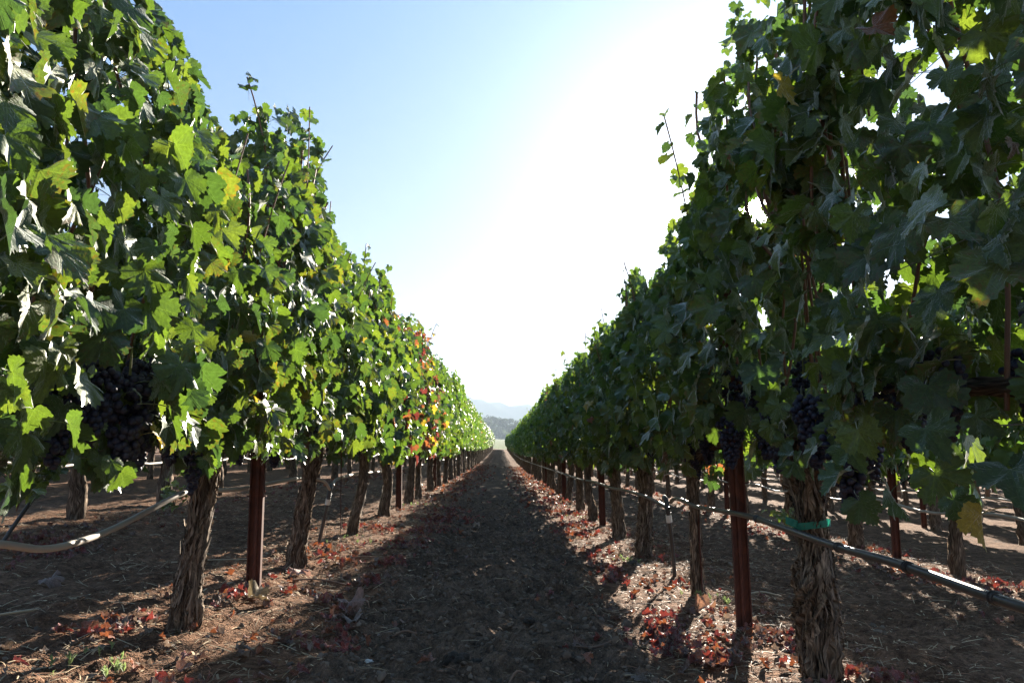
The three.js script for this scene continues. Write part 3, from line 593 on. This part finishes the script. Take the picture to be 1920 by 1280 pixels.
function riser(x, d, topX, topY, topD, label, tilt) {
  const y = groundAt(x, -d), g = thing('riser_pipe', x, y, -d, label, 'pipe'), top = V(topX - x, topY - y, d - topD);
  const c = new THREE.QuadraticBezierCurve3(V(0, -0.08, 0), top.clone().multiplyScalar(0.5).add(V(0.012, 0, 0)), top);
  part('pipe', new THREE.TubeGeometry(c, 10, 0.0115, 9), hoseDark, g);
  const s = part('white_sleeve', new THREE.TubeGeometry(new THREE.LineCurve3(c.getPoint(0.78), c.getPoint(0.88)), 1, 0.0165, 10), sleeveMat, g);
  part('elbow', new THREE.TubeGeometry(new THREE.QuadraticBezierCurve3(c.getPoint(0.9), top.clone().add(V(0, 0.05, 0)), top.clone().add(V(0.0, 0.045, -0.07))), 6, 0.0145, 9), hoseDark, g);
  for (let k = 0; k < 3; k++) { const m = part('collar', new THREE.TorusGeometry(0.0145, 0.003, 6, 12), hoseDark, g); m.position.copy(c.getPoint(0.90 + 0.035 * k)); m.rotation.x = Math.PI / 2; }
}
riser(1.02, 4.6, 0.962, 0.375, 4.5, 'black riser pipe with white sleeve feeding the right-hand hose');
riser(-1.22, 5.25, -1.125, 0.42, 5.17, 'dark riser pipe with white sleeve feeding the left-hand hose');
riser(-2.85, 4.45, -2.72, 0.5, 4.7, 'slanting riser pipe among the bright leaves at the left edge');
for (const [x, d, label] of [[1.01, 3.95, 'thin rusty training stake beside the young right-hand vine'], [-1.05, 8.6, 'thin rusty training stake by the red-leaved vine'], [-1.1, 5.45, 'thin rusty training stake beside the slender left-hand vine']]) {
  const m = new THREE.Mesh(mergeGeometries([new THREE.CylinderGeometry(0.0035, 0.0035, 1.2, 6).translate(0, 0.55, 0), new THREE.ConeGeometry(0.0035, 0.02, 6).translate(0, 1.16, 0)]), rustMat); m.position.set(x, groundAt(x, -d), -d); m.rotation.z = 0.02; tag(put(m, 'training_stake'), label, 'stake', 'training stakes');
}
function tie(x, y, d, R, label, flip) {
  const g = thing('tie_tape', x, y, -d, label, 'tape', 'green tie tapes'), n = 40, pos = [], idx = [];
  for (let i = 0; i <= n; i++) { const a = i / n * TAU, q = R * (1 + 0.05 * Math.sin(a * 3)); for (const s of [-1, 1]) pos.push(Math.cos(a) * q, s * 0.011 + 0.008 * Math.sin(a + 1), Math.sin(a) * q); }
  for (let i = 0; i < n; i++) { const a = i * 2; idx.push(a, a + 1, a + 2, a + 1, a + 3, a + 2); }
  const geo = new THREE.BufferGeometry(); geo.setAttribute('position', new THREE.Float32BufferAttribute(pos, 3)); geo.setIndex(idx); geo.computeVertexNormals(); part('band', geo, tieMat, g);
  const t = new THREE.BufferGeometry(); t.setAttribute('position', new THREE.Float32BufferAttribute([-R * 0.9, -0.008, 0.02, -R * 0.9, 0.014, 0.02, -R * 1.25, -0.004, 0.03, -R * 1.22, 0.02, 0.026, -R * 1.55, 0.004, 0.012, -R * 1.5, 0.026, 0.01], 3)); t.setIndex([0, 2, 1, 1, 2, 3, 2, 4, 3, 3, 4, 5]); t.computeVertexNormals(); part('loose_end', t, tieMat, g);
}
tie(0.996, 0.452, 2.5, 0.056, 'green plastic tie tape wrapped round the nearest right-hand trunk');
tie(ROW_R + PITCH - 0.01, 0.40, 6.8, 0.062, 'small green tie tape on a trunk in the second row to the right');

// ---------------------------------------------------------------- trees at the end of the vineyard
{
  const crownMat = P({ specularIntensity: 0.1, color: lin(1, 1, 1), vertexColors: true, roughness: 1, transmission: 0.25, thickness: 0, side: THREE.DoubleSide });
  const kinds = [0, 1, 2, 3].map((k) => {
    const r = rng(600 + k), g = new THREE.Group(), H = 9 + 2 * r(), geos = [], lobes = [];
    for (let i = 0; i < 18; i++) { const a = r() * TAU, f = r(); lobes.push([Math.cos(a) * 2.4 * Math.sqrt(f), H * (0.2 + 0.7 * r()), Math.sin(a) * 2.4 * Math.sqrt(f), 1.0 + 0.9 * r()]); }
    for (let i = 0; i < 1500; i++) {
      const L = lobes[i % lobes.length], d = V(r() - 0.5, r() - 0.5, r() - 0.5).normalize(), q = L[3] * (0.7 + 0.4 * r()), p = V(L[0] + d.x * q, L[1] + d.y * q * 0.85, L[2] + d.z * q), s = 0.24 + 0.2 * r();
      const t = new THREE.BufferGeometry(), a = V(r() - 0.5, r() - 0.5, r() - 0.5).normalize().multiplyScalar(s), b = V(r() - 0.5, r() - 0.5, r() - 0.5).normalize().multiplyScalar(s);
      t.setAttribute('position', new THREE.Float32BufferAttribute([p.x - a.x, p.y - a.y, p.z - a.z, p.x + b.x, p.y + b.y, p.z + b.z, p.x + a.x, p.y + a.y, p.z + a.z, p.x - b.x, p.y - b.y, p.z - b.z], 3)); t.setIndex([0, 1, 2, 0, 2, 3]); t.computeVertexNormals();
      const v = 0.7 + 0.6 * r(), c = []; for (let j = 0; j < 4; j++) c.push(0.055 * v, 0.075 * v, 0.028 * v); t.setAttribute('color', new THREE.Float32BufferAttribute(c, 3)); geos.push(t);
    }
    const crown = part('crown', mergeGeometries(geos), crownMat, g); crown.userData.kind = 'stuff';
    part('trunk', mergeGeometries([new THREE.CylinderGeometry(0.16, 0.34, H * 0.62, 7).translate(0, H * 0.3 - 0.3, 0), ...lobes.slice(0, 5).map((L) => new THREE.TubeGeometry(new THREE.LineCurve3(V(0, H * 0.45, 0), V(L[0], L[1], L[2])), 1, 0.09, 5))]), barkMat, g);
    return g;
  });
  const r = rng(91); let i = 0;
  for (const [d, n, w] of [[1130, 13, 190], [1170, 13, 195], [1215, 12, 200]]) for (let k = 0; k < n; k++) {
    const x = -w / 2 + w * (k + 0.25 + 0.5 * r()) / n, z = -d - 28 * r(), t = kinds[i++ % 4].clone(), s = 2.0 + 1.0 * r() + (x < -28 && x > -62 && d < 1150 ? 0.7 : 0);
    const f = (-z - 1340) / 410 + 0.5, y = landHeight(0, z) - 4 + Math.max(0, (22 - 0.12 * x + 4 * N2(x / 96, 2)) * Math.pow(Math.max(0, Math.sin(f * Math.PI)), 0.9));
    t.position.set(x, Math.max(landHeight(x, z), y) - 0.4, z); t.scale.set(s * 1.15, s, s * 1.15); t.rotation.y = r() * TAU;
    put(t, 'tree'); tag(t, 'hazy grey-green tree in the wood at the end of the aisle', 'tree', 'trees of the wood beyond the vineyard');
  }
}

// ---------------------------------------------------------------- litter on the ground
{
  const r = rng(5), o = new THREE.Object3D(), c = new THREE.Color();
  // clods of the tilled band
  const rock = (seed, detail) => { const g = mergeVertices(new THREE.IcosahedronGeometry(1, detail).deleteAttribute('uv').deleteAttribute('normal')), p = g.attributes.position; for (let i = 0; i < p.count; i++) { const v = V(p.getX(i), p.getY(i), p.getZ(i)), q = 0.8 + 0.35 * N3(v.x * 1.3 + seed, v.y * 1.3, v.z * 1.3) + 0.14 * N3(v.x * 4 + seed, v.y * 4, v.z * 4); p.setXYZ(i, v.x * q, v.y * q * 0.75, v.z * q); } g.computeVertexNormals(); return g; };
  const rocks = [rock(1, 1), rock(5, 1), rock(9, 1)];
  rocks.forEach((g, k) => {
    const n = 3600, im = new THREE.InstancedMesh(g, clodMat, n);
    for (let i = 0; i < n; i++) {
      const d = 1.1 + 10 * Math.pow(r(), 1.7), x = (r() < 0.8 ? -0.04 + (r() - 0.5) * 1.05 : (r() - 0.5) * 3.4), s = 0.0035 + 0.013 * Math.pow(r(), 3.2) + (r() < 0.012 ? 0.012 : 0);
      o.position.set(x, groundAt(x, -d) + s * 0.2, -d); o.rotation.set(r() * 6, r() * 6, r() * 6); o.scale.set(s, s * (0.7 + 0.3 * r()), s * (0.8 + 0.5 * r())); o.updateMatrix(); im.setMatrixAt(i, o.matrix);
      const v = 0.6 + 0.6 * r(); im.setColorAt(i, c.setRGB(0.175 * v, 0.135 * v, 0.105 * v));
    }
    tag(put(im, 'soil_clods'), 'crumbly dark soil clods scattered down the tilled aisle', 'soil', null, 'stuff');
  });
  // straw and pruning chips in the vine strips
  const straw = (bend, w) => { const pos = [], idx = []; for (let i = 0; i <= 3; i++) { const q = i / 3 - 0.5; for (const s of [-1, 1]) pos.push(q, bend * (0.25 - q * q) + (s > 0 ? w * 0.5 : 0), s * w + bend * 0.6 * q * q); } for (let i = 0; i < 3; i++) { const a = i * 2; idx.push(a, a + 1, a + 2, a + 1, a + 3, a + 2); } const g = new THREE.BufferGeometry(); g.setAttribute('position', new THREE.Float32BufferAttribute(pos, 3)); g.setIndex(idx); g.computeVertexNormals(); return g; };
  [[straw(0.1, 0.018), 0.05, 0.11, 16000], [straw(0.35, 0.02), 0.04, 0.09, 9000], [straw(0.15, 0.12), 0.012, 0.036, 22000]].forEach(([g, lo, hi, n], kind) => {
    const im = new THREE.InstancedMesh(g, strawMat, n);
    for (let i = 0; i < n; i++) {
      const row = [ROW_L, ROW_R, ROW_L, ROW_R, ROW_L - PITCH, ROW_R + PITCH][Math.floor(r() * 6)], main = Math.abs(row) < 2, d = main ? 1.2 + 12 * Math.pow(r(), 1.5) : 3 + 9 * r();
      const x = r() < 0.02 ? (r() - 0.5) * 1.2 : r() < 0.4 ? (row < 0 ? lerp(-0.6, -3.6, r()) : lerp(0.6, 3.6, r())) : row + (r() + r() + r() - 1.5) * 0.75, s = lerp(lo, hi, r() * r());
      o.position.set(x, groundAt(x, -d) + 0.003 + 0.006 * r(), -d); o.rotation.set((r() - 0.5) * 0.5, r() * 6.28, (r() - 0.5) * 0.45); o.scale.setScalar(s); o.updateMatrix(); im.setMatrixAt(i, o.matrix);
      const v = 0.55 + 0.65 * r(), red = r() < 0.35; im.setColorAt(i, red ? c.setRGB(0.26 * v, 0.13 * v, 0.075 * v) : c.setRGB(0.42 * v, 0.32 * v, 0.20 * v));
    }
    tag(put(im, ['straw', 'straw', 'wood_chip_litter'][kind]), ['dry straw strewn over the vine strips', 'dry straw strewn over the vine strips', 'small bark and pruning chips strewn over the vine strips'][kind], kind < 2 ? 'straw' : 'wood chips', null, 'stuff');
  });
  // fallen red leaves: heaps and a thin scatter along the strips
  const heaps = [[0.63, 3.19, 0.14, 46], [0.64, 2.96, 0.13, 50], [0.72, 2.74, 0.13, 48], [0.86, 2.9, 0.1, 18], [1.1, 3.06, 0.15, 55], [1.2, 2.5, 0.16, 30], [0.62, 4.63, 0.12, 34], [0.64, 4.3, 0.13, 22], [0.66, 5.4, 0.18, 26], [0.67, 6.78, 0.25, 60], [0.72, 7.6, 0.3, 60], [0.72, 9.2, 0.5, 70], [0.75, 11, 0.7, 70], [-0.63, 3.84, 0.11, 30], [-0.6, 4.5, 0.14, 44], [-0.6, 5.42, 0.22, 70], [-0.57, 6.4, 0.25, 70], [-0.6, 7.34, 0.22, 60], [-0.46, 7.6, 0.3, 80], [-0.5, 8.6, 0.3, 60], [-0.62, 3.08, 0.1, 16], [-0.56, 2.7, 0.12, 30], [-0.72, 3.35, 0.1, 14], [-2.69, 4.6, 0.35, 60], [-2.4, 4.3, 0.3, 50], [-1.32, 2.75, 0.15, 34], [-1.1, 3.3, 0.15, 24], [-0.95, 4.4, 0.2, 20], [-1.1, 4.9, 0.2, 24], [-1.0, 6.2, 0.3, 40], [3.06, 4.7, 0.3, 60], [2.75, 5.2, 0.4, 60], [3.2, 6.6, 0.4, 60], [2.8, 8, 0.6, 70]];
  const spots = [];
  for (const [x, d, w, n] of heaps) for (let k = 0; k < n; k++) { const a = r() * TAU, q = w * Math.sqrt(r()) * (0.4 + 0.9 * r()); spots.push([x + Math.cos(a) * q * 0.8, d + Math.sin(a) * q * 1.3, 0.014 * r() * r() * 2]); }
  for (let k = 0; k < 2900; k++) { const row = r() < 0.45 ? ROW_L + 0.25 : ROW_R - 0.2, d = 1.6 + 34 * Math.pow(r(), 1.25); spots.push([row + (r() + r() - 1) * 0.7, d, 0, 1]); }
  for (let k = 0; k < 900; k++) { const row = r() < 0.5 ? ROW_L - PITCH + 0.4 : ROW_R + PITCH - 0.3, d = 3.5 + 18 * r(); spots.push([row + (r() + r() - 1) * 0.6, d, 0, 1]); }
  leafDry.forEach((g, k) => {
    const mine = spots.filter((_, i) => i % leafDry.length === k), im = new THREE.InstancedMesh(g, litterMat, mine.length);
    mine.forEach(([x, d, lift, loose], i) => {
      const s = (0.018 + 0.02 * r()) * (d > 10 ? 1.5 : 1); o.position.set(x, groundAt(x, -d) + 0.012 + lift, -d); o.rotation.set(-Math.PI / 2 + (r() - 0.5) * 1.5, (r() - 0.5) * 1.2, r() * 6.28); o.scale.setScalar(s); o.updateMatrix(); im.setMatrixAt(i, o.matrix);
      const q = loose ? 0.3 + 0.7 * r() : r() * 0.9, v = 0.7 + 0.5 * r(); im.setColorAt(i, q < 0.45 ? c.setRGB(0.36 * v, 0.060 * v, 0.04 * v) : q < 0.65 ? c.setRGB(0.45 * v, 0.14 * v, 0.05 * v) : q < 0.85 ? c.setRGB(0.26 * v, 0.13 * v, 0.085 * v) : c.setRGB(0.36 * v, 0.25 * v, 0.17 * v));
    });
    tag(put(im, 'fallen_leaves'), 'heaps and scatter of fallen dry red leaves along the vine strips', 'leaves', null, 'stuff');
  });
  // single pale curled leaves that catch the eye
  for (const [x, d, s, label, col] of [[-2.0, 3.55, 0.075, 'pale curled dead leaf lying left of the nearest left-hand trunk', [0.34, 0.22, 0.17]], [-0.62, 3.3, 0.085, 'pale pinkish curled dead leaf at the left edge of the tilled soil', [0.42, 0.27, 0.22]], [-0.56, 3.05, 0.06, 'small grey curled dead leaf below the pinkish one', [0.38, 0.30, 0.25]], [-0.98, 3.85, 0.08, 'pinkish dead leaf just behind the nearest left-hand post', [0.44, 0.26, 0.2]], [-0.98, 3.2, 0.09, 'olive-brown dead leaf at the foot of the nearest left-hand post', [0.28, 0.21, 0.11]], [-0.86, 7.0, 0.07, 'pale dead leaf in the middle of the shaded aisle', [0.42, 0.33, 0.26]], [0.93, 3.55, 0.075, 'tan curled dead leaf at the foot of the young right-hand vine', [0.42, 0.22, 0.13]]]) {
    const xx = label.includes('middle') ? -0.2 : x, m = new THREE.Mesh(leafCurled[Math.floor(r() * 4)], P({ ...leafLook, color: lin(...col), transmission: 0.3, clearcoat: 0.05 })); m.position.set(xx, groundAt(xx, -d) + s * 0.35, -d); m.rotation.set(-Math.PI / 2 + 0.25, 0.3 * (r() - 0.5), r() * 6); m.scale.setScalar(s); tag(put(m, 'dead_leaf'), label, 'dead leaf', 'large dead leaves on the soil');
  }
  // stones and sticks
  const big = [rock(21, 3), rock(25, 3), rock(31, 3)]; for (const g of big) { const p = g.attributes.position, u = new Float32Array(p.count * 2); for (let i = 0; i < p.count; i++) { u[i * 2] = p.getX(i) * 0.12 + p.getY(i) * 0.05; u[i * 2 + 1] = p.getZ(i) * 0.12 + p.getY(i) * 0.04; } g.setAttribute('uv', new THREE.BufferAttribute(u, 2)); }
  [[0.53, 2.88, 0.032, 'flat grey stone beside the red leaf heap near the right-hand post'], [0.83, 4.93, 0.04, 'blocky grey stone at the foot of the vine by the right-hand riser pipe'], [-0.14, 2.62, 0.045, 'large round soil clod near the bottom of the tilled aisle'], [-0.08, 2.68, 0.026, 'smaller soil clod right of the large round clod'], [0.22, 2.62, 0.024, 'small flat stone low in the tilled aisle'], [-0.09, 3.7, 0.024, 'small pale stone in the middle of the tilled aisle'], [0.12, 3.15, 0.028, 'brown soil clod in the shaded aisle left of the red leaf heap'], [-0.42, 2.6, 0.014, 'tiny white pebble low on the left of the aisle']].forEach(([x, d, s, label], i) => {
    const m = new THREE.Mesh(big[i % 3], /clod/.test(label) ? S({ color: lin(0.135, 0.11, 0.09), map: soilMap, bumpMap: soilBump, bumpScale: 0.01, roughness: 1 }) : /pebble/.test(label) ? S({ color: lin(0.6, 0.58, 0.55), roughness: 0.8 }) : stoneMat); m.position.set(x, groundAt(x, -d) + s * 0.2, -d); m.rotation.y = i * 1.7; m.scale.set(s * 1.15, s * 0.8, s); tag(put(m, /clod/.test(label) ? 'soil_clod' : 'stone'), label, /clod/.test(label) ? 'soil clod' : 'stone');
  });
  [[0.05, 2.45, 0.085, 0.9, 'short brown cane pruning lying low in the tilled aisle'], [0.2, 2.3, 0.16, -0.3, 'dark cane pruning at the bottom edge of the aisle'], [-1.75, 2.75, 0.3, 0.75, 'pale slanting cane pruning in the lower left corner'], [-0.85, 3.75, 0.3, 0.1, 'long cane pruning behind the nearest left-hand post'], [-0.35, 2.95, 0.09, 0.2, 'short twig in the shade left of the large clod'], [0.34, 2.85, 0.14, 0.05, 'brown twig beside the flat grey stone'], [-0.75, 4.55, 0.28, -0.1, 'reddish cane pruning at the left edge of the aisle'], [-1.55, 4.4, 0.5, 0.25, 'long pale cane lying behind the nearest left-hand trunk'], [1.35, 4.1, 0.3, 0.5, 'bent pale cane right of the nearest right-hand post']].forEach(([x, d, L, a, label], i) => {
    const A = V(-L / 2 * Math.cos(a), 0, L / 2 * Math.sin(a)), B = A.clone().negate(), m1 = V((r() - 0.5) * 0.1 * L, 0.012, (r() - 0.5) * 0.15 * L);
    for (const q of [A, B, m1]) q.y += groundAt(x + q.x, -d + q.z) - groundAt(x, -d);
    const m = new THREE.Mesh(new THREE.TubeGeometry(new THREE.CatmullRomCurve3([A, m1, B]), 8, 0.0035 + 0.002 * r(), 6), S({ color: i === 2 || i > 6 ? lin(0.42, 0.33, 0.22) : lin(0.2, 0.12, 0.08), roughness: 0.85 })); m.position.set(x, groundAt(x, -d) + 0.007, -d); tag(put(m, 'cane_pruning'), label, 'cane', 'prunings on the soil');
  });
  // weed seedlings
  const blade = (() => { const pos = [0, 0, 0, 0.22, 0.5, 0.05, 0, 0.55, 0.12, -0.22, 0.5, 0.05, 0, 1, 0.1], g = new THREE.BufferGeometry(); g.setAttribute('position', new THREE.Float32BufferAttribute(pos, 3)); g.setIndex([0, 1, 2, 0, 2, 3, 2, 1, 4, 3, 2, 4]); g.computeVertexNormals(); return g; })();
  const weedKinds = [0, 1, 2].map((k) => { const q = rng(800 + k), geos = []; for (let i = 0; i < 11; i++) { const s = 0.010 + 0.012 * q(), a = q() * TAU, t = 0.2 + 0.9 * q(), h = 0.004 + 0.02 * q(); geos.push(blade.clone().scale(s, s * 1.3, s).rotateX(t).rotateY(a).translate(0, h, 0)); } geos.push(new THREE.CylinderGeometry(0.0008, 0.001, 0.026, 4).deleteAttribute('uv').translate(0, 0.012, 0)); return mergeGeometries(geos.map((g) => { g.deleteAttribute('uv'); return g; })); });
  const patches = [[-1.12, 2.3, 0.15, 14, 'at the bottom left of the picture'], [1.02, 3.85, 0.2, 12, 'round the foot of the young right-hand vine'], [0.84, 5.2, 0.18, 16, 'by the blocky grey stone on the right'], [-0.86, 8.9, 0.35, 18, 'beside the red-leaved left-hand vine'], [-0.9, 5.4, 0.3, 12, 'by the left-hand riser pipe'], [-1.75, 4.5, 0.15, 6, 'behind the nearest left-hand trunk'], [0.9, 8.6, 0.3, 10, 'beyond the second right-hand post']];
  patches.forEach(([x, d, w, n, where]) => { for (let k = 0; k < n; k++) { const xx = x + (r() + r() - 1) * w, dd = d + (r() + r() - 1) * w, m = new THREE.Mesh(weedKinds[Math.floor(r() * 3)], weedMat), s = 0.55 + 0.6 * r(); m.position.set(xx, groundAt(xx, -dd), -dd); m.rotation.y = r() * 6; m.scale.setScalar(s); tag(put(m, 'weed_seedling'), 'tiny pale green weed seedling ' + where, 'weed', 'weed seedlings ' + where); } });
}
// leafy suckers at the feet of vines in the next rows
function sucker(x, d, h, n, seed, label, size, lift = 0) {
  const r = rng(seed), y = groundAt(x, -d), g = thing('leafy_sucker', x, y + lift, -d, label, 'vine shoot', 'leafy suckers'), mats = [4, 4, 1].map((k) => leafMats[k]), yellow = P({ ...leafLook, color: lin(0.34, 0.42, 0.05), clearcoat: 0.2 });
  for (let k = 0; k < 3; k++) {
    const c = new THREE.QuadraticBezierCurve3(V(0, 0, 0), V((r() - 0.5) * 0.1, h * 0.5, (r() - 0.5) * 0.1), V((r() - 0.5) * h, h * (0.7 + 0.3 * r()), (r() - 0.5) * h)); part('stem', new THREE.TubeGeometry(c, 6, 0.003, 4), caneMat, g);
    for (let i = 0; i < n / 3; i++) { const p = c.getPoint(0.25 + 0.75 * r()).add(V((r() - 0.5) * h * 0.5, (r() - 0.5) * h * 0.2, (r() - 0.5) * h * 0.5)), m = new THREE.Mesh(leafFull[Math.floor(r() * 9)], r() < 0.5 ? yellow : mats[Math.floor(r() * 3)]), s = size * (0.7 + 0.6 * r()); leafMatrix(p, V(r() - 0.5, 0.5 + r() * 0.5, r() - 0.3), (r() - 0.5) * 2, s, r).decompose(m.position, m.quaternion, m.scale); put(m, 'leaf', g); }
  }
}
sucker(-2.75, 6.68, 0.34, 36, 901, 'bright leafy sucker behind the nearest left-hand trunk', 0.045);
sucker(2.75, 7.3, 0.34, 42, 902, 'bright leafy sucker seen between the right-hand post and trunk', 0.05);
sucker(-2.72, 4.45, 0.5, 110, 903, 'bright leafy shoots round the slanting pipe at the left edge', 0.062, 0.2);

renderer.render(scene, camera);
